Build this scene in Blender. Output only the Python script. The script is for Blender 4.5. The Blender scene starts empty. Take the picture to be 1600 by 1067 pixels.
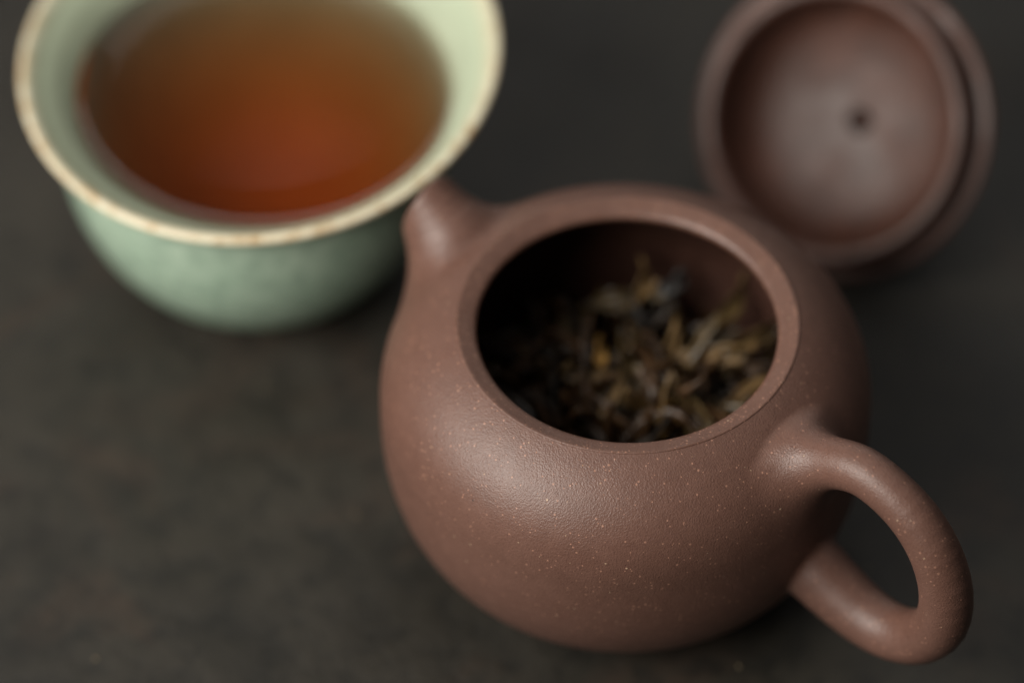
import bpy, math, random
import numpy as np
from mathutils import Vector, Matrix

random.seed(7)
rng = np.random.default_rng(7)
CM = 0.01                                   # all shapes below are written in centimetres
scene = bpy.context.scene
col = scene.collection

# ------------------------------------------------------------------ camera
PITCH = 48.602
CAM_LOC = (-1.7332, -42.5198, 52.6773)      # cm, table top at z = 0, teapot axis at x = y = 0
cd = bpy.data.cameras.new('camera')
cd.lens = 150.0; cd.sensor_width = 36.0; cd.sensor_fit = 'HORIZONTAL'
cd.clip_start = 0.01; cd.clip_end = 50.0
cd.dof.use_dof = True
cd.dof.focus_distance = 0.6235
cd.dof.aperture_fstop = 4.8
cam = bpy.data.objects.new('camera', cd); col.objects.link(cam)
cam.location = Vector(CAM_LOC) * CM
cam.rotation_euler = (math.radians(90 - PITCH), 0, 0)
scene.camera = cam

# ------------------------------------------------------------------ light
world = bpy.data.worlds.new('World'); scene.world = world
world.use_nodes = True
wb = world.node_tree.nodes['Background']
wb.inputs['Color'].default_value = (0.92, 0.97, 1.0, 1); wb.inputs['Strength'].default_value = 0.055

def area_light(name, loc, aim, size, size_y, power, color):
    ld = bpy.data.lights.new(name, 'AREA'); ld.shape = 'RECTANGLE'
    ld.size = size * CM; ld.size_y = size_y * CM; ld.energy = power; ld.color = color
    o = bpy.data.objects.new(name, ld); col.objects.link(o)
    o.location = Vector(loc) * CM
    d = (Vector(aim) - Vector(loc)); o.rotation_euler = d.to_track_quat('-Z', 'Y').to_euler()
    return o
area_light('window_light', (-36, -20.5, 36), (-1, 1, 3), 44, 30, 5.4, (1.0, 0.955, 0.885))
area_light('back_fill', (-5, 100, 45), (0, 3, 2), 130, 20, 1.7, (1.0, 0.95, 0.88))  # added dim strip behind; fills the table and reflects in the tea's edge
area_light('overhead_fill', (18, 34, 120), (2, 3, 0), 120, 100, 2.4, (1.0, 0.96, 0.91))  # added overhead fill that lifts the shadows on table and pot

scene.view_settings.view_transform = 'Standard'
scene.view_settings.look = 'None'
scene.view_settings.exposure = 0.0
scene.view_settings.gamma = 1.0
scene.view_settings.use_curve_mapping = False
scene.cycles.use_denoising = True
scene.cycles.denoiser = 'OPENIMAGEDENOISE'
scene.cycles.use_adaptive_sampling = True
scene.cycles.adaptive_threshold = 0.012
scene.cycles.max_bounces = 7
scene.cycles.diffuse_bounces = 4
scene.cycles.glossy_bounces = 3
scene.cycles.volume_bounces = 1
scene.cycles.transparent_max_bounces = 12

# ------------------------------------------------------------------ node helper
class NT:
    def __init__(self, name):
        self.m = bpy.data.materials.new(name); self.m.use_nodes = True
        self.t = self.m.node_tree; self.t.nodes.clear()
        self.out = self.t.nodes.new('ShaderNodeOutputMaterial')
        tc = self.t.nodes.new('ShaderNodeTexCoord'); self.co = tc.outputs['Object']
    def n(self, kind, ins=None, **props):
        nd = self.t.nodes.new(kind)
        for k, v in props.items(): setattr(nd, k, v)
        for k, v in (ins or {}).items(): self.set(nd.inputs[k], v)
        return nd
    def set(self, sock, v):
        if isinstance(v, bpy.types.NodeSocket): self.t.links.new(v, sock)
        elif isinstance(v, (tuple, list)) and len(v) == 3 and sock.type == 'RGBA': sock.default_value = (*v, 1)
        else: sock.default_value = v
    def noise(self, scale, detail=3, rough=0.55, co=None, dist=0.0):
        return self.n('ShaderNodeTexNoise', {'Vector': co or self.co, 'Scale': scale, 'Detail': detail, 'Roughness': rough, 'Distortion': dist}).outputs['Fac']
    def ramp(self, fac, stops, interp='LINEAR'):
        r = self.n('ShaderNodeValToRGB', {'Fac': fac}); cr = r.color_ramp; cr.interpolation = interp
        while len(cr.elements) < len(stops): cr.elements.new(0.5)
        for e, (p, c) in zip(cr.elements, stops):
            e.position = p; e.color = (*c, 1) if isinstance(c, (tuple, list)) else (c, c, c, 1)
        return r.outputs['Color']
    def mix(self, fac, a, b, blend='MIX'):
        m = self.n('ShaderNodeMix', data_type='RGBA', blend_type=blend)
        self.set(m.inputs[0], fac); self.set(m.inputs[6], a); self.set(m.inputs[7], b)
        return m.outputs[2]
    def math(self, op, a, b=0.0, c=0.0, clamp=False):
        m = self.n('ShaderNodeMath', operation=op, use_clamp=clamp)
        self.set(m.inputs[0], a); self.set(m.inputs[1], b); self.set(m.inputs[2], c)
        return m.outputs[0]
    def bump(self, h, strength, dist, normal=None):
        b = self.n('ShaderNodeBump', {'Height': h, 'Strength': strength, 'Distance': dist})
        if normal: self.set(b.inputs['Normal'], normal)
        return b.outputs['Normal']
    def principled(self, **ins):
        p = self.n('ShaderNodeBsdfPrincipled')
        for k, v in ins.items(): self.set(p.inputs[k.replace('_', ' ')], v)
        self.t.links.new(p.outputs[0], self.out.inputs['Surface']); return p

def specks(t, scale, prob, size):
    """mineral grains: a few voronoi cells carry one small dot"""
    v = t.n('ShaderNodeTexVoronoi', {'Vector': t.co, 'Scale': scale, 'Randomness': 1.0}, feature='F1')
    sep = t.n('ShaderNodeSeparateColor', {'Color': v.outputs['Color']})
    pick = t.math('GREATER_THAN', sep.outputs[0], 1.0 - prob)
    rad = t.math('MULTIPLY', sep.outputs[1], size)
    near = t.math('LESS_THAN', v.outputs['Distance'], rad)
    return t.math('MULTIPLY', pick, near), sep.outputs[2]

def clay_material(name, tint=(1, 1, 1), grains=1.0, rough=0.45, bump=1.0, stain=0.0):
    t = NT(name)
    big = t.noise(55, 4, 0.6); mid = t.noise(420, 3); fine = t.noise(3600, 2, 0.6)
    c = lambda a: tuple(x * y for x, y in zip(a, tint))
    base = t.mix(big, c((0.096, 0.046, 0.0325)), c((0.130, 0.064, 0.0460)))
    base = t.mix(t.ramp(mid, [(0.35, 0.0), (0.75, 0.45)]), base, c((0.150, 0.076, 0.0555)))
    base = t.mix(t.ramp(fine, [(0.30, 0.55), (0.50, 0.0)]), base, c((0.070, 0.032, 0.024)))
    g1, r1 = specks(t, 1150, min(0.9, 0.14 * grains), 0.18)
    g2, r2 = specks(t, 1700, min(0.95, 0.40 * grains), 0.30)
    g3, r3 = specks(t, 430, 0.06 * grains, 0.075)
    base = t.mix(t.math('MULTIPLY', g2, 0.75), base, (0.33, 0.17, 0.115))
    base = t.mix(g1, base, t.mix(r1, (0.26, 0.14, 0.09), (0.42, 0.30, 0.20)))
    base = t.mix(g3, base, t.mix(r3, (0.40, 0.24, 0.14), (0.52, 0.40, 0.28)))
    dk, _ = specks(t, 420, 0.05 * grains, 0.10)
    base = t.mix(dk, base, (0.02, 0.012, 0.01))
    grain = t.math('ADD', t.math('MULTIPLY', t.noise(4200, 1, 0.5), 0.7), t.math('MULTIPLY', t.noise(2400, 1, 0.5), 0.3))
    h = t.math('ADD', grain, t.math('MULTIPLY', t.math('ADD', g1, g3), 0.5))
    nrm = t.bump(h, 0.70 * bump, 0.00015)
    nrm = t.bump(t.noise(180, 3), 0.10 * bump, 0.0006, nrm)
    ro = t.math('MULTIPLY_ADD', t.noise(300, 3), 0.12, rough - 0.06)
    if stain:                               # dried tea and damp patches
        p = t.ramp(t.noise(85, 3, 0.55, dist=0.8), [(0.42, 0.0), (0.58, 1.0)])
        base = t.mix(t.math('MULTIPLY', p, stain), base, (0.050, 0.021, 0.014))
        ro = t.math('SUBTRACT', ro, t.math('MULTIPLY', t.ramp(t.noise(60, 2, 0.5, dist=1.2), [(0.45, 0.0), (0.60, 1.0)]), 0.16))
    t.principled(Base_Color=base, Roughness=ro, Normal=nrm, Specular_IOR_Level=0.5)
    return t.m

M_CLAY = clay_material('purple_clay')
M_LIP = clay_material('purple_clay_lip', (1.04, 1.04, 1.02), 2.8, 0.52, stain=0.18)
M_INSIDE = clay_material('dark_inner_clay', (0.34, 0.29, 0.27), 0.3, 0.45)  # same clay in a darker tint for the inside of the pot
M_LID = clay_material('lid_clay_shaded', (0.62, 0.50, 0.45), 0.7, 0.58, stain=0.8)  # tea stain, plus a darker tint painted in for shade on the lid

def celadon_material(name, lip, rough=0.27, coat=0.15):
    t = NT(name)
    n1 = t.ramp(t.noise(110, 4), [(0.3, 0.0), (0.7, 1.0)]); n2 = t.noise(900, 2)
    glaze = t.mix(n1, (0.305, 0.420, 0.315), (0.38, 0.485, 0.375))
    # fine crackle in the glaze
    v = t.n('ShaderNodeTexVoronoi', {'Vector': t.co, 'Scale': 520.0}, feature='DISTANCE_TO_EDGE')
    crack = t.ramp(v.outputs['Distance'], [(0.0, 1.0), (0.07, 0.0)])
    glaze = t.mix(t.math('MULTIPLY', crack, 0.30), glaze, (0.20, 0.29, 0.20))
    glaze = t.mix(t.ramp(n2, [(0.55, 0.0), (0.75, 0.35)]), glaze, (0.45, 0.56, 0.43))
    glaze = t.mix(t.ramp(t.noise(380, 2), [(0.40, 0.45), (0.56, 0.0)]), glaze, (0.20, 0.285, 0.215))
    if coat == 0.0: glaze = t.mix(n1, (0.275, 0.31, 0.22), (0.32, 0.355, 0.255))
    if lip:
        body = t.mix(t.noise(260, 3), (0.58, 0.50, 0.34), (0.72, 0.66, 0.50))
        rust = t.ramp(t.noise(330, 3, 0.7), [(0.48, 0.0), (0.66, 0.85)])
        body = t.mix(rust, body, (0.42, 0.25, 0.10))
        sep = t.n('ShaderNodeSeparateXYZ', {'Vector': t.co})
        r = t.math('SQRT', t.math('ADD', t.math('POWER', sep.outputs[0], 2.0), t.math('POWER', sep.outputs[1], 2.0)))
        rr = t.math('ADD', r, t.math('MULTIPLY', t.math('SUBTRACT', t.noise(220, 3), 0.5), 0.0012))
        f = t.n('ShaderNodeMapRange', {'Value': rr, 'From Min': 0.0355, 'From Max': 0.0384}).outputs[0]
        pale = t.mix(t.n('ShaderNodeMapRange', {'Value': rr, 'From Min': 0.0300, 'From Max': 0.0352}).outputs[0], glaze, (0.40, 0.455, 0.325))
        glaze = t.mix(f, pale, body)
    nrm = t.bump(t.math('ADD', t.noise(700, 2), t.math('MULTIPLY', crack, -0.6)), 0.16, 0.00025)
    t.principled(Base_Color=glaze, Roughness=rough, Normal=nrm, Specular_IOR_Level=0.5, Coat_Weight=coat, Coat_Roughness=0.12)
    return t.m
M_GLAZE = celadon_material('celadon_glaze', False)
M_GLAZE_LIP = celadon_material('celadon_glaze_lip', True)
M_GLAZE_IN = celadon_material('celadon_glaze_inside', True, 0.55, 0.0)

def table_material():
    t = NT('dark_stone')
    a = t.noise(14, 5, 0.6, dist=0.6); b = t.noise(45, 5, 0.65, dist=0.4); c = t.noise(170, 5, 0.75)
    base = t.mix(t.ramp(a, [(0.34, 0.0), (0.68, 1.0)]), (0.0072, 0.0066, 0.0052), (0.0235, 0.0202, 0.0145))
    base = t.mix(t.ramp(b, [(0.40, 0.0), (0.66, 0.75)]), base, (0.0285, 0.0245, 0.0182))
    base = t.mix(t.ramp(t.noise(30, 4, 0.6, dist=1.0), [(0.54, 0.0), (0.70, 0.7)]), base, (0.035, 0.022, 0.0145))
    base = t.mix(t.ramp(c, [(0.38, 0.75), (0.52, 0.0)]), base, (0.008, 0.0075, 0.006))
    g1, r1 = specks(t, 200, 0.20, 0.09)
    base = t.mix(g1, base, t.mix(r1, (0.10, 0.085, 0.06), (0.24, 0.21, 0.16)))
    h = t.math('ADD', t.math('MULTIPLY', b, 0.8), t.math('MULTIPLY', c, 0.6))
    nrm = t.bump(h, 0.55, 0.0012)
    ro = t.math('MULTIPLY_ADD', b, 0.25, 0.42)
    t.principled(Base_Color=base, Roughness=ro, Normal=nrm, Specular_IOR_Level=0.42)
    return t.m
M_TABLE = table_material()

def tea_material():
    t = NT('tea_liquid')
    fr = t.n('ShaderNodeFresnel', {'IOR': 1.34}).outputs[0]
    tr = t.n('ShaderNodeBsdfTransparent', {'Color': (1, 1, 1)}).outputs[0]
    gl = t.n('ShaderNodeBsdfGlossy', {'Color': (1, 1, 1), 'Roughness': 0.02}).outputs[0]
    mx = t.n('ShaderNodeMixShader'); t.set(mx.inputs[0], fr); t.set(mx.inputs[1], tr); t.set(mx.inputs[2], gl)
    t.t.links.new(mx.outputs[0], t.out.inputs['Surface'])
    va = t.n('ShaderNodeVolumeAbsorption', {'Color': (0.95, 0.53, 0.13), 'Density': 64.0})
    vs = t.n('ShaderNodeVolumeScatter', {'Color': (1.0, 0.56, 0.34), 'Density': 5.0, 'Anisotropy': 0.3})
    ad = t.n('ShaderNodeAddShader'); t.set(ad.inputs[0], va.outputs[0]); t.set(ad.inputs[1], vs.outputs[0])
    t.t.links.new(ad.outputs[0], t.out.inputs['Volume'])
    return t.m
M_TEA = tea_material()

def leaf_material(name, a, b, rough=0.34):
    t = NT(name)
    base = t.mix(t.ramp(t.noise(260, 3), [(0.35, 0.0), (0.65, 1.0)]), a, b)
    nrm = t.bump(t.noise(900, 3), 0.35, 0.0003)
    t.principled(Base_Color=base, Roughness=rough, Normal=nrm)
    return t.m
LEAF_KINDS = {
    'dark brown':   leaf_material('leaf_dark_brown', (0.026, 0.013, 0.006), (0.090, 0.045, 0.018)),
    'black':        leaf_material('leaf_black', (0.010, 0.008, 0.006), (0.034, 0.022, 0.013), 0.42),
    'olive brown':  leaf_material('leaf_olive', (0.042, 0.026, 0.010), (0.105, 0.068, 0.025)),
    'golden':       leaf_material('leaf_golden', (0.36, 0.185, 0.045), (0.50, 0.29, 0.085), 0.45),
    'pale tan':     leaf_material('leaf_tan', (0.13, 0.078, 0.030), (0.26, 0.160, 0.068), 0.40),
    'slate grey':   leaf_material('leaf_grey', (0.050, 0.050, 0.050), (0.11, 0.105, 0.10), 0.25),
}
M_CRUMB = leaf_material('crumb_tan', (0.14, 0.105, 0.06), (0.26, 0.20, 0.12), 0.7)

# ------------------------------------------------------------------ object helpers
def tag(o, label=None, category=None, group=None, kind=None):
    if label: o['label'] = label
    if category: o['category'] = category
    if group: o['group'] = group
    if kind: o['kind'] = kind
    return o
def empty(name, loc=(0, 0, 0), rot=None):
    o = bpy.data.objects.new(name, None); col.objects.link(o)
    o.empty_display_size = 0.02
    o.location = Vector(loc) * CM
    if rot is not None: o.rotation_euler = rot
    return o
def mesh_object(name, verts, faces, mat, parent=None, normals=None):
    me = bpy.data.meshes.new(name)
    me.from_pydata((np.asarray(verts, float) * CM).tolist(), [], faces)
    me.polygons.foreach_set('use_smooth', [True] * len(me.polygons))
    me.materials.append(mat); me.update()
    if normals is not None: me.normals_split_custom_set_from_vertices(np.asarray(normals, float).tolist())
    o = bpy.data.objects.new(name, me); col.objects.link(o)
    if parent: o.parent = parent
    return o

def smooth_profile(pts, per=8):
    """Catmull-Rom through the profile points (centripetal enough for our spacing)"""
    P = np.asarray(pts, float); P = np.vstack([2 * P[0] - P[1], P, 2 * P[-1] - P[-2]])
    out = []
    for i in range(1, len(P) - 2):
        p0, p1, p2, p3 = P[i - 1:i + 3]
        t0 = 0.0; t1 = t0 + max(np.linalg.norm(p1 - p0), 1e-6) ** .5
        t2 = t1 + max(np.linalg.norm(p2 - p1), 1e-6) ** .5; t3 = t2 + max(np.linalg.norm(p3 - p2), 1e-6) ** .5
        for t in np.linspace(t1, t2, per, endpoint=False):
            a1 = (t1 - t) / (t1 - t0) * p0 + (t - t0) / (t1 - t0) * p1
            a2 = (t2 - t) / (t2 - t1) * p1 + (t - t1) / (t2 - t1) * p2
            a3 = (t3 - t) / (t3 - t2) * p2 + (t - t2) / (t3 - t2) * p3
            b1 = (t2 - t) / (t2 - t0) * a1 + (t - t0) / (t2 - t0) * a2
            b2 = (t3 - t) / (t3 - t1) * a2 + (t - t1) / (t3 - t1) * a3
            out.append((t2 - t) / (t2 - t1) * b1 + (t - t1) / (t2 - t1) * b2)
    out.append(P[-2]); return np.array(out)

def lathe_data(prof, seg=160, warp=None):
    """profile runs so that the surface normal is to its right-hand side (r, z)"""
    prof = np.asarray(prof, float)
    d = np.gradient(prof, axis=0); nr, nz = d[:, 1], -d[:, 0]
    l = np.hypot(nr, nz) + 1e-12; nr /= l; nz /= l
    th = np.linspace(0, 2 * np.pi, seg, endpoint=False)
    c, s = np.cos(th), np.sin(th)
    V = np.stack([prof[:, 0:1] * c, prof[:, 0:1] * s, np.repeat(prof[:, 1:2], seg, 1)], -1)
    N = np.stack([nr[:, None] * c, nr[:, None] * s, np.repeat(nz[:, None], seg, 1)], -1)
    if warp is not None: V = warp(V)
    return V, N
def lathe_part(name, V, N, i0, i1, mat, parent):
    """rings i0..i1 (inclusive) of a lathed surface become one mesh"""
    seg = V.shape[1]; v = V[i0:i1 + 1].reshape(-1, 3); n = N[i0:i1 + 1].reshape(-1, 3)
    f = []
    for i in range(i1 - i0):
        for j in range(seg):
            k = (j + 1) % seg
            f.append((i * seg + j, i * seg + k, (i + 1) * seg + k, (i + 1) * seg + j))
    return mesh_object(name, v, f, mat, parent, n)

# ------------------------------------------------------------------ table top
def build_table():
    n = 2; s = 110
    v = [(-s, -s, 0), (s, -s, 0), (s, s, 0), (-s, s, 0), (-s, -s, -3), (s, -s, -3), (s, s, -3), (-s, s, -3)]
    f = [(0, 1, 2, 3), (7, 6, 5, 4), (0, 4, 5, 1), (1, 5, 6, 2), (2, 6, 7, 3), (3, 7, 4, 0)]
    o = mesh_object('table_top', v, f, M_TABLE)
    o.data.polygons.foreach_set('use_smooth', [False] * 6)
    tag(o, 'dark grey brown mottled stone table top', 'table', kind='structure')
build_table()

# ------------------------------------------------------------------ teapot (signed distance field -> surface nets)
ZM = 4.85                                   # height of the mouth
R, ZE, H1, N1, H2, N2 = 3.75, ZM - 1.729, 2.158, 2.53, 3.311, 2.613
def smin(a, b, k):
    h = np.clip(0.5 + 0.5 * (b - a) / k, 0, 1)
    return b + (a - b) * h - k * h * (1 - h)
def smax(a, b, k): return -smin(-a, -b, k)
def sd_body(p):
    r = np.hypot(p[..., 0], p[..., 1]); z = p[..., 2] - ZE
    up = z > 0
    n = np.where(up, N1, N2); h = np.where(up, H1, H2)
    u = np.maximum(r / R, 1e-4); w = np.maximum(np.abs(z) / h, 1e-4)
    s = u ** n + w ** n
    g = s ** (1 / n) - 1
    gs = s ** (1 / n - 1)
    gr = gs * u ** (n - 1) / R; gz = gs * w ** (n - 1) / h
    d = g / np.maximum(np.hypot(gr, gz), 1e-3)
    return smax(d, 0.02 - p[..., 2], 0.18)
def sd_chain(p, pts, rad):
    d = None
    for a, b, ra, rb in zip(pts[:-1], pts[1:], rad[:-1], rad[1:]):
        ab = b - a; t = np.clip(((p - a) @ ab) / (ab @ ab), 0, 1)
        q = p - (a + t[..., None] * ab)
        e = np.sqrt((q * q).sum(-1)) - (ra + (rb - ra) * t)
        d = e if d is None else np.minimum(d, e)
    return d
def chain(rows, per=3):
    s = smooth_profile(rows, per)           # rows: rho, z, radius
    return np.stack([s[:, 0], 0 * s[:, 0], s[:, 1]], -1), s[:, 2]
# handle lies along local +x, spout along local -x
HP, HR = chain([(2.75, 3.72, .40), (3.35, 4.22, .42), (3.90, 4.60, .385), (4.40, 4.80, .365), (4.90, 4.73, .36), (5.40, 4.47, .37),
                (5.80, 4.00, .385), (6.05, 3.30, .40), (6.03, 2.55, .41), (5.72, 1.97, .42), (5.25, 1.66, .43),
                (4.72, 1.62, .45), (4.20, 1.76, .48), (3.60, 2.02, .52), (3.05, 2.25, .55)])
SP, SR = chain([(-2.3, 3.0, 1.25), (-2.85, 3.55, 0.95), (-3.25, 4.02, .77), (-3.60, 4.42, .64), (-3.95, 4.78, .51), (-4.45, 5.25, .42)])
BORE = (np.array([(-3.2, 0, 4.0), (-5.0, 0, 5.8)]), np.array([.22, .22]))
def near(mask, p, fn):
    d = np.full(p.shape[:-1], 9.0); d[mask] = fn(p[mask]); return d
def sd_handle(p): return near(p[..., 0] > 2.0, p, lambda q: sd_chain(q, HP, HR))
def sd_spout(p): return near(p[..., 0] < -0.9, p, _spout)
def _spout(p):
    d = sd_chain(p, SP, SR)
    a = math.radians(16)
    cut = (p[..., 0] + 4.03) * -math.cos(a) + (p[..., 2] - 4.80) * math.sin(a)
    return smax(d, cut, 0.10)
def sd_pot(p):
    b = sd_body(p)
    x = p[..., 0]
    rho = np.hypot(x, p[..., 1])
    f = np.clip((rho - 2.58) / 0.70, 0, 1); f = np.maximum(f * f * (3 - 2 * f), 0.02)
    lo = np.clip((p[..., 2] - 2.4) / 1.1, 0, 1); lo = lo * lo * (3 - 2 * lo)
    d = smin(b, sd_handle(p), (0.10 + 0.62 * lo) * f)
    d = smin(d, sd_spout(p), 0.62 * f)
    return smax(d, -sd_chain(p, *BORE), 0.05)

def surface_nets(fn, lo, hi, h):
    ax = [np.arange(l, u + h, h) for l, u in zip(lo, hi)]
    nx, ny, nz = map(len, ax)
    S4 = 4                                  # coarse pass first, then only the cells near the surface
    co = np.stack(np.meshgrid(*[a[::S4] + h * (S4 - 1) / 2 for a in ax], indexing='ij'), -1)
    Fc = fn(co)
    up = lambda a: a.repeat(S4, 0).repeat(S4, 1).repeat(S4, 2)[:nx, :ny, :nz]
    F = up(Fc).astype(np.float32)
    w = np.argwhere(up(np.abs(Fc) < S4 * h * 1.6))
    F[tuple(w.T)] = fn(np.array(lo) + h * w)
    S = F < 0
    cnt = np.zeros((nx - 1, ny - 1, nz - 1), np.int8)
    for dx in (0, 1):
        for dy in (0, 1):
            for dz in (0, 1): cnt += S[dx:nx - 1 + dx, dy:ny - 1 + dy, dz:nz - 1 + dz]
    act = (cnt > 0) & (cnt < 8)
    idx = -np.ones(act.shape, np.int64); cells = np.argwhere(act); idx[act] = np.arange(len(cells))
    acc = np.zeros((len(cells), 3)); num = np.zeros(len(cells))
    corners = [(a, b, c) for a in (0, 1) for b in (0, 1) for c in (0, 1)]
    for a in corners:
        for ax_ in range(3):
            if a[ax_]: continue
            b = list(a); b[ax_] = 1
            fa = F[tuple((cells + a).T)].astype(float); fb = F[tuple((cells + b).T)].astype(float)
            m = (fa < 0) != (fb < 0); t = np.where(m, fa / np.where(m, fa - fb, 1), 0)
            e = np.repeat(np.array(a, float)[None], len(cells), 0); e[:, ax_] = t
            acc[m] += e[m]; num[m] += 1
    V = np.array(lo) + h * (cells + acc / num[:, None])
    quads = []
    for ax_ in range(3):
        o1, o2 = [(1, 2), (2, 0), (0, 1)][ax_]
        sl0 = [slice(None)] * 3; sl1 = [slice(None)] * 3
        sl0[ax_] = slice(0, -1); sl1[ax_] = slice(1, None)
        ch = S[tuple(sl0)] != S[tuple(sl1)]
        e = np.argwhere(ch)
        e = e[(e[:, o1] > 0) & (e[:, o2] > 0) & (e[:, o1] < F.shape[o1] - 1) & (e[:, o2] < F.shape[o2] - 1)]
        inside = S[tuple(e.T)]
        u = np.zeros(3, int); u[o1] = 1; w = np.zeros(3, int); w[o2] = 1
        q = np.stack([idx[tuple((e - u - w).T)], idx[tuple((e - w).T)], idx[tuple(e.T)], idx[tuple((e - u).T)]], -1)
        q[~inside] = q[~inside][:, ::-1]
        quads.append(q)
    return V, np.concatenate(quads)
def grad(fn, p, e=2e-3):
    g = np.stack([fn(p + d) - fn(p - d) for d in np.eye(3) * e], -1) / (2 * e)
    return g

def build_teapot():
    root = empty('teapot', (0, 0, 0), (0, 0, math.radians(-40)))
    tag(root, 'open brown clay teapot with loop handle and short spout, holding wet tea leaves', 'teapot')
    V, Q = surface_nets(sd_pot, (-4.9, -4.0, -0.15), (6.8, 4.0, 5.7), 0.055)
    for _ in range(3):
        g = grad(sd_pot, V); f = sd_pot(V)
        step = (f / np.maximum((g * g).sum(-1), .05))[:, None] * g
        l = np.linalg.norm(step, axis=1, keepdims=True); V = V - step * np.minimum(1, 0.03 / np.maximum(l, 1e-9))
    N = grad(sd_pot, V)
    rv = np.hypot(V[:, 0], V[:, 1]); m = (rv < 2.60) & (V[:, 2] > 4.0)
    V[m, 2] -= (2.60 - rv[m]) * 0.5         # the wall tucks under the lip
    N /= np.linalg.norm(N, axis=1, keepdims=True) + 1e-9
    c = V[Q].mean(1)
    rho = np.hypot(c[:, 0], c[:, 1])
    keep = ~((rho < 2.53) & (c[:, 2] > 1.0))
    body = sd_body(c)
    part = np.zeros(len(Q), int)
    part[(body > 0.10) & (c[:, 0] > 0)] = 1
    part[(body > 0.10) & (c[:, 0] < 0)] = 2
    for k, name in enumerate(('body', 'handle', 'spout')):
        q = Q[keep & (part == k)]
        u, inv = np.unique(q, return_inverse=True)
        mesh_object(name, V[u], inv.reshape(q.shape).tolist(), M_CLAY, root, N[u])
    # lip and the inside
    zb = ZE + H1 * (1 - (2.585 / R) ** N1) ** (1 / N1)
    lip = [(2.585, zb - 0.10), (2.586, zb - .01), (2.583, zb + .002), (2.570, zb + .011), (2.545, zb + .010), (2.46, zb - .020), (2.38, zb - .050),
           (2.325, zb - .074), (2.29, zb - .098), (2.268, zb - .128), (2.262, zb - .160), (2.275, zb - .215)]
    lipd = smooth_profile(lip, 5)
    inner = smooth_profile([(2.275, zb - .215), (2.45, zb - .30), (2.80, zb - .58), (3.15, zb - 1.15), (3.38, ZE), (3.36, 2.4), (3.15, 1.5), (2.6, .75), (1.7, .42), (0.8, .35), (0.02, .34)], 6)
    prof = np.vstack([lipd, inner[1:]])
    Vl, Nl = lathe_data(prof, 192)
    lathe_part('rim', Vl, Nl, 0, len(lipd) - 1, M_LIP, root)
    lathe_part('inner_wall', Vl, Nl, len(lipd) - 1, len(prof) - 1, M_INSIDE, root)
    return root
build_teapot()

# ------------------------------------------------------------------ lid, lying upside down on its knob and edge
def build_lid():
    axis = Vector((-0.431, -0.645, 0.631)).normalized()
    rot = Vector((0, 0, 1)).rotation_difference(axis)
    root = empty('teapot_lid', (3.74, 6.98, 2.02))
    root.scale = (1.04, 1.04, 1.04)
    root.rotation_mode = 'QUATERNION'; root.rotation_quaternion = rot
    tag(root, 'round brown clay lid lying upside down on the table behind the teapot', 'lid')
    # local frame: z = 0 plane of the lid's seat, +z towards the flange opening, -z towards the knob
    fl = smooth_profile([(2.25, -.02), (2.24, .28), (2.23, .43), (2.20, .50), (2.13, .52), (2.05, .505), (1.99, .44), (1.96, .32)], 6)
    inn = smooth_profile([(1.96, .32), (1.93, .08), (1.87, -.15), (1.68, -.42), (1.27, -.61), (.78, -.72), (.36, -.765), (.20, -.785), (.155, -.83), (.145, -.95), (.14, -1.4)], 6)
    prof = np.vstack([fl, inn[1:]]); V, N = lathe_data(prof, 144)
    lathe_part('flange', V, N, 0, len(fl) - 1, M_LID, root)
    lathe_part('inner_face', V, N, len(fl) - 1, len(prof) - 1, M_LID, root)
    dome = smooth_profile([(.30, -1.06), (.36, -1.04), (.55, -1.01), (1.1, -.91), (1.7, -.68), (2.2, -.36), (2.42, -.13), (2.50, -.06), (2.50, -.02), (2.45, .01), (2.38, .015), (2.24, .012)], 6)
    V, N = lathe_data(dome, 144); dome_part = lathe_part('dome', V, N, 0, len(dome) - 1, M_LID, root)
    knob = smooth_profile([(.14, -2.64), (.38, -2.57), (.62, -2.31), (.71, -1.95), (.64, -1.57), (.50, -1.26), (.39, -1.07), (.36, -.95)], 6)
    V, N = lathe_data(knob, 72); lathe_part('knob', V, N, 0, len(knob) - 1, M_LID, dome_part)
build_lid()

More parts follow.
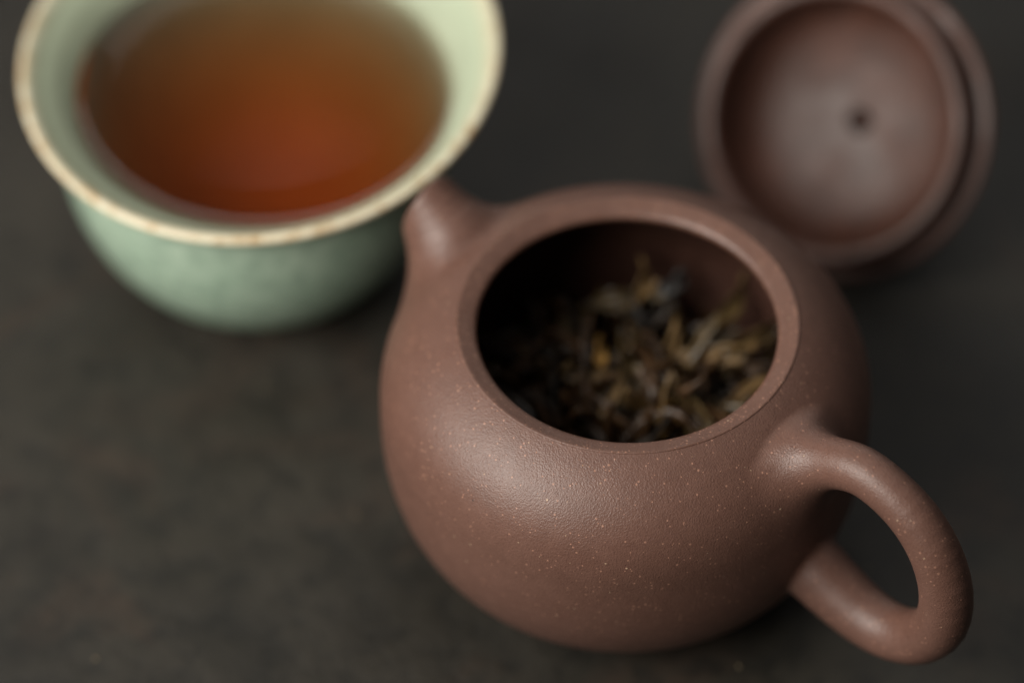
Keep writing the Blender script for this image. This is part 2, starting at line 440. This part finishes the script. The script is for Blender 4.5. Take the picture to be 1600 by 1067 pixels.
# ------------------------------------------------------------------ teacup and the tea in it
CUP = (-5.79, 6.30, 0.0)
OFF = (0.11, -0.10)
def cup_warp(V):
    w = np.clip((V[..., 2] - 3.0) / 1.2, 0, 1) ** 1.7
    V = V.copy(); V[..., 2] = V[..., 2] + w * (0.050 * V[..., 0] + 0.058 * V[..., 1])
    return V
def cup_inner():
    return smooth_profile([(3.58, 4.12), (3.38, 3.97), (3.16, 3.74), (2.99, 3.48), (2.82, 3.05), (2.60, 2.5), (2.28, 1.9), (1.85, 1.35), (1.35, .95), (.75, .70), (.02, .62)], 7)
def build_cup():
    root = empty('teacup', CUP)
    tag(root, 'pale green celadon cup with flared cream lip, full of tea, left of the teapot', 'cup')
    Rb, hb, n, z1 = 3.24, 3.93, 2.48, 3.5
    bowl = [(Rb * (1 - ((z1 - z) / hb) ** n) ** (1 / n), z) for z in np.linspace(.42, 3.1, 12)]
    foot = [(1.45, .14), (1.50, .02), (1.60, 0.0), (1.78, 0.0), (1.86, .05), (1.90, .25), (2.0, .36)]
    bx = [(3.25, 3.42), (3.36, 3.68), (3.54, 3.92), (3.74, 4.06)]
    lipo = [(3.74, 4.06), (3.84, 4.13), (3.885, 4.20), (3.87, 4.265), (3.80, 4.285), (3.70, 4.235), (3.58, 4.12)]
    a = smooth_profile(foot, 5); b = smooth_profile([foot[-1]] + bowl + bx, 6); c = smooth_profile(lipo, 7); d = cup_inner()
    prof = np.vstack([a, b[1:], c[1:], d[1:]]); V, N = lathe_data(prof, 192, cup_warp)
    i3 = len(prof) - len(d)                 # the hollow was thrown slightly off centre
    w = np.clip((4.12 - V[i3:, :, 2:3]) / .5, 0, 1); V[i3:, :, :2] += w * np.array(OFF)
    io = len(a) + len(b) - 2; w = np.clip((4.0 - V[:io, :, 2:3]) / .7, 0, 1); V[:io, :, :2] += w * np.array((-.13, -.12))
    i1 = len(a) - 1; i2 = i1 + len(b) - 1; i3 = i2 + len(c) - 1
    i4 = len(prof) - 1
    lathe_part('foot_ring', V, N, 0, i1, M_GLAZE, root)
    lathe_part('outer_wall', V, N, i1, i2, M_GLAZE, root)
    lathe_part('lip', V, N, i2, i3, M_GLAZE_LIP, root)
    lathe_part('inner_wall', V, N, i3, i4, M_GLAZE_IN, root)
    under = smooth_profile([(.02, .30), (.8, .28), (1.3, .24), (1.45, .14)], 4)
    V2, N2_ = lathe_data(under, 96); V2 = V2 + np.array((-.13, -.12, 0)); lathe_part('base', V2, N2_, 0, len(under) - 1, M_GLAZE, root)
build_cup()

def build_tea():
    zt = 3.48; rise = 0.16                  # level, and how far the meniscus climbs the wall
    d = cup_inner(); lower = d[d[:, 1] < zt + rise]
    r0 = float(np.interp(zt + rise, d[::-1, 1], d[::-1, 0])) + .012
    top = [(.02, zt), (.8, zt), (1.5, zt)] + [(r, zt + rise * math.exp(-(r0 - r) / .20)) for r in np.linspace(1.9, r0, 30)]
    bottom = [(r + .012, z - .012) for r, z in lower]
    # profile from the bottom centre up the wall and back over the surface
    prof = np.array([(max(r - .0, .0), z) for r, z in bottom[::-1]] + top[::-1])
    V, N = lathe_data(prof, 160)
    seg = V.shape[1]; v = V.reshape(-1, 3); f = []
    for i in range(len(prof) - 1):
        for j in range(seg):
            k = (j + 1) % seg; f.append((i * seg + j, i * seg + k, (i + 1) * seg + k, (i + 1) * seg + j))
    m = len(v); v = np.vstack([v, [(0, 0, prof[0, 1])], [(0, 0, zt)]])
    L = (len(prof) - 1) * seg
    for j in range(seg):
        k = (j + 1) % seg; f.append((k, j, m)); f.append((L + j, L + k, m + 1))
    o = mesh_object('tea', v, f, M_TEA); o.location = (Vector(CUP) + Vector((*OFF, 0))) * CM
    tag(o, 'clear reddish brown tea filling the celadon cup', 'tea')
build_tea()

# ------------------------------------------------------------------ wet tea leaves in the pot
def leaf_mesh(length, width, curl, bend, twist, seed):
    """a rolled, twisted leaf: curled cross-section swept along a bent line"""
    g = np.random.default_rng(seed); n, m = 15, 7
    s = np.linspace(0, 1, n); pts = np.zeros((n, 3)); a = 0.0; b = 0.0
    k1 = bend * g.uniform(-1, 1); k2 = bend * .6 * g.uniform(-1, 1); w = g.uniform(2, 5); ph = g.uniform(0, 6)
    for i in range(1, n):
        a += (k1 + .8 * math.sin(w * s[i] * 2 + ph)) / n; b += (k2 + .5 * math.cos(w * s[i] * 2 + ph)) / n
        pts[i] = pts[i - 1] + length / n * np.array([math.cos(a) * math.cos(b), math.sin(a) * math.cos(b), math.sin(b)])
    pts -= pts.mean(0)
    v = []
    for i in range(n):
        t = pts[min(i + 1, n - 1)] - pts[max(i - 1, 0)]; t /= np.linalg.norm(t)
        side = np.cross([0, 0, 1.0], t); side /= np.linalg.norm(side) + 1e-9; upv = np.cross(t, side)
        tw = twist * s[i]; e1 = side * math.cos(tw) + upv * math.sin(tw); e2 = np.cross(t, e1)
        wi = width * (math.sin(math.pi * min(1, s[i] * .93 + .05)) ** .6) * (1 + .25 * math.sin(9 * s[i] + ph))
        for j in range(m):
            q = (j / (m - 1) - .5) * curl; rr = wi / max(curl, .3)
            if j in (0, m - 1): rr *= g.uniform(.82, 1.18)
            v.append(pts[i] + g.normal(0, .006, 3) + e1 * rr * math.sin(q) * 1.1 + e2 * rr * (1 - math.cos(q)) + e2 * .012 * math.sin(5 * j + 11 * s[i]))
    f = [(i * m + j, i * m + j + 1, (i + 1) * m + j + 1, (i + 1) * m + j) for i in range(n - 1) for j in range(m - 1)]
    me = bpy.data.meshes.new('tea_leaf'); me.from_pydata((np.array(v) * CM).tolist(), [], f)
    me.polygons.foreach_set('use_smooth', [True] * len(f)); me.update()
    return me
def add_leaf(me, mat, loc, rot, label, group):
    o = bpy.data.objects.new('tea_leaf', me); col.objects.link(o)
    o.location = Vector(loc) * CM; o.rotation_euler = rot
    if not me.materials: me.materials.append(mat)
    o.material_slots[0].link = 'OBJECT'; o.material_slots[0].material = mat
    sm = o.modifiers.new('thickness', 'SOLIDIFY'); sm.thickness = 0.00022; sm.offset = 0
    tag(o, label, 'tea leaf', group); return o
def build_leaves():
    shapes = [leaf_mesh(random.uniform(1.7, 3.1), random.uniform(.24, .48), random.uniform(2.0, 4.4), random.uniform(1.4, 4.2), random.uniform(-4, 4), i) for i in range(26)]
    # the heap they lie on
    n, m = 26, 60; v = []; g = np.random.default_rng(3)
    for i in range(n):
        for j in range(m):
            r = 3.2 * i / (n - 1); a = 2 * math.pi * j / m
            z = 1.30 + .35 * math.cos(r / 3.2 * 1.4) + .12 * math.sin(3 * a + r * 3) + g.uniform(-.09, .09)
            v.append((r * math.cos(a), r * math.sin(a), z))
    f = [(i * m + j, i * m + (j + 1) % m, (i + 1) * m + (j + 1) % m, (i + 1) * m + j) for i in range(n - 1) for j in range(m)]
    o = mesh_object('leaf_heap', v, f, LEAF_KINDS['black'])
    tag(o, 'dark mass of soaked tea leaves deep inside the teapot', 'tea leaves', kind='stuff')
    kinds = ['dark brown'] * 10 + ['black'] * 5 + ['olive brown'] * 4 + ['pale tan'] * 2
    for i in range(150):
        r = 2.75 * math.sqrt(random.random()); a = random.uniform(-.25, math.pi + .25)   # the half in view
        z = 1.75 + .35 * math.cos(r / 3.2 * 1.4) + random.uniform(-.15, .45)
        k = random.choice(kinds)
        add_leaf(random.choice(shapes), LEAF_KINDS[k], (r * math.cos(a), r * math.sin(a), z),
                 (random.gauss(0, .45), random.gauss(0, .40), random.uniform(0, 6.3)),
                 '%s twisted wet tea leaf in the heap inside the teapot' % k, '%s tea leaves heaped in the teapot' % k)
build_leaves()
def build_named_leaves():
    spots = [('golden', (-.37, 1.60, 2.42), .62, .34, 1.35, 'bright golden orange leaf bud near the middle of the heap in the teapot'),
             ('pale tan', (.30, 2.75, 2.75), 1.0, .34, 1.1, 'pale tan tea leaf standing up at the back of the heap'),
             ('olive brown', (.05, 2.55, 2.55), 1.5, .36, .25, 'olive tea leaf lying across the back of the heap, below the upright pale one'),
             ('slate grey', (.85, 2.75, 2.72), .7, .40, .6, 'glossy grey tea leaf at the back of the heap, right of the pale upright leaf'),
             ('pale tan', (1.45, 1.50, 2.45), 1.5, .42, .08, 'long pale leaf lying level in the right half of the heap'),
             ('olive brown', (2.05, 1.75, 2.55), 1.3, .40, .35, 'olive leaf resting against the right inner wall of the teapot'),
             ('pale tan', (.75, 1.00, 2.45), .95, .32, 1.75, 'pale tan leaf pointing to the viewer, front right of the golden bud'),
             ('golden', (.66, .30, 2.35), .9, .36, 1.5, 'orange brown leaf nearest the front edge of the mouth'),
             ('olive brown', (-.75, 2.35, 2.40), 1.5, .34, .45, 'olive leaf slanting up, left of the upright pale leaf'),
             ('dark brown', (-1.20, 1.75, 2.35), 2.0, .36, .05, 'long dark brown leaf lying level left of the golden bud'),
             ('olive brown', (1.70, 2.45, 2.60), 1.4, .34, .95, 'olive leaf slanting up against the back right inner wall')]
    for i, (k, loc, ln, wd, ang, label) in enumerate(spots):
        me = leaf_mesh(ln, wd * .85, 2.2, .9, 1.6, 200 + i)
        add_leaf(me, LEAF_KINDS[k], (loc[0], loc[1] - .09, loc[2] + .10), (.1, -.12, ang), label, 'tea leaves one can pick out in the teapot')
build_named_leaves()

# ------------------------------------------------------------------ crumbs of dry tea on the table
def build_crumbs():
    spots = [((3.85, -0.86), .028, 'small tan crumb on the table inside the loop of the handle'),
             ((1.77, -2.77), .03, 'small tan crumb on the table in front of the teapot'),
             ((-5.78, 2.92), .026, 'tiny pale crumb on the table just in front of the cup'),
             ((-8.16, -2.62), .026, 'tiny pale crumb on the table at the bottom left corner'),
             ((-4.22, 0.24), .022, 'tiny pale crumb on the table left of the teapot belly')]
    for i, ((x, y), r, label) in enumerate(spots):
        g = np.random.default_rng(40 + i); n, m = 6, 8; v = []; f = []
        for a in range(n + 1):
            for b in range(m):
                t, p = math.pi * a / n, 2 * math.pi * b / m; q = r * g.uniform(.65, 1.15)
                v.append((q * math.sin(t) * math.cos(p) * 1.3, q * math.sin(t) * math.sin(p), r * .75 + q * .8 * math.cos(t)))
        for a in range(n):
            for b in range(m): f.append((a * m + b, (a + 1) * m + b, (a + 1) * m + (b + 1) % m, a * m + (b + 1) % m))
        o = mesh_object('tea_crumb', v, f, M_CRUMB); o.location = (x * CM, y * CM, 0); o.rotation_euler.z = i * 1.3
        tag(o, label, 'crumb', 'crumbs on the table')
build_crumbs()
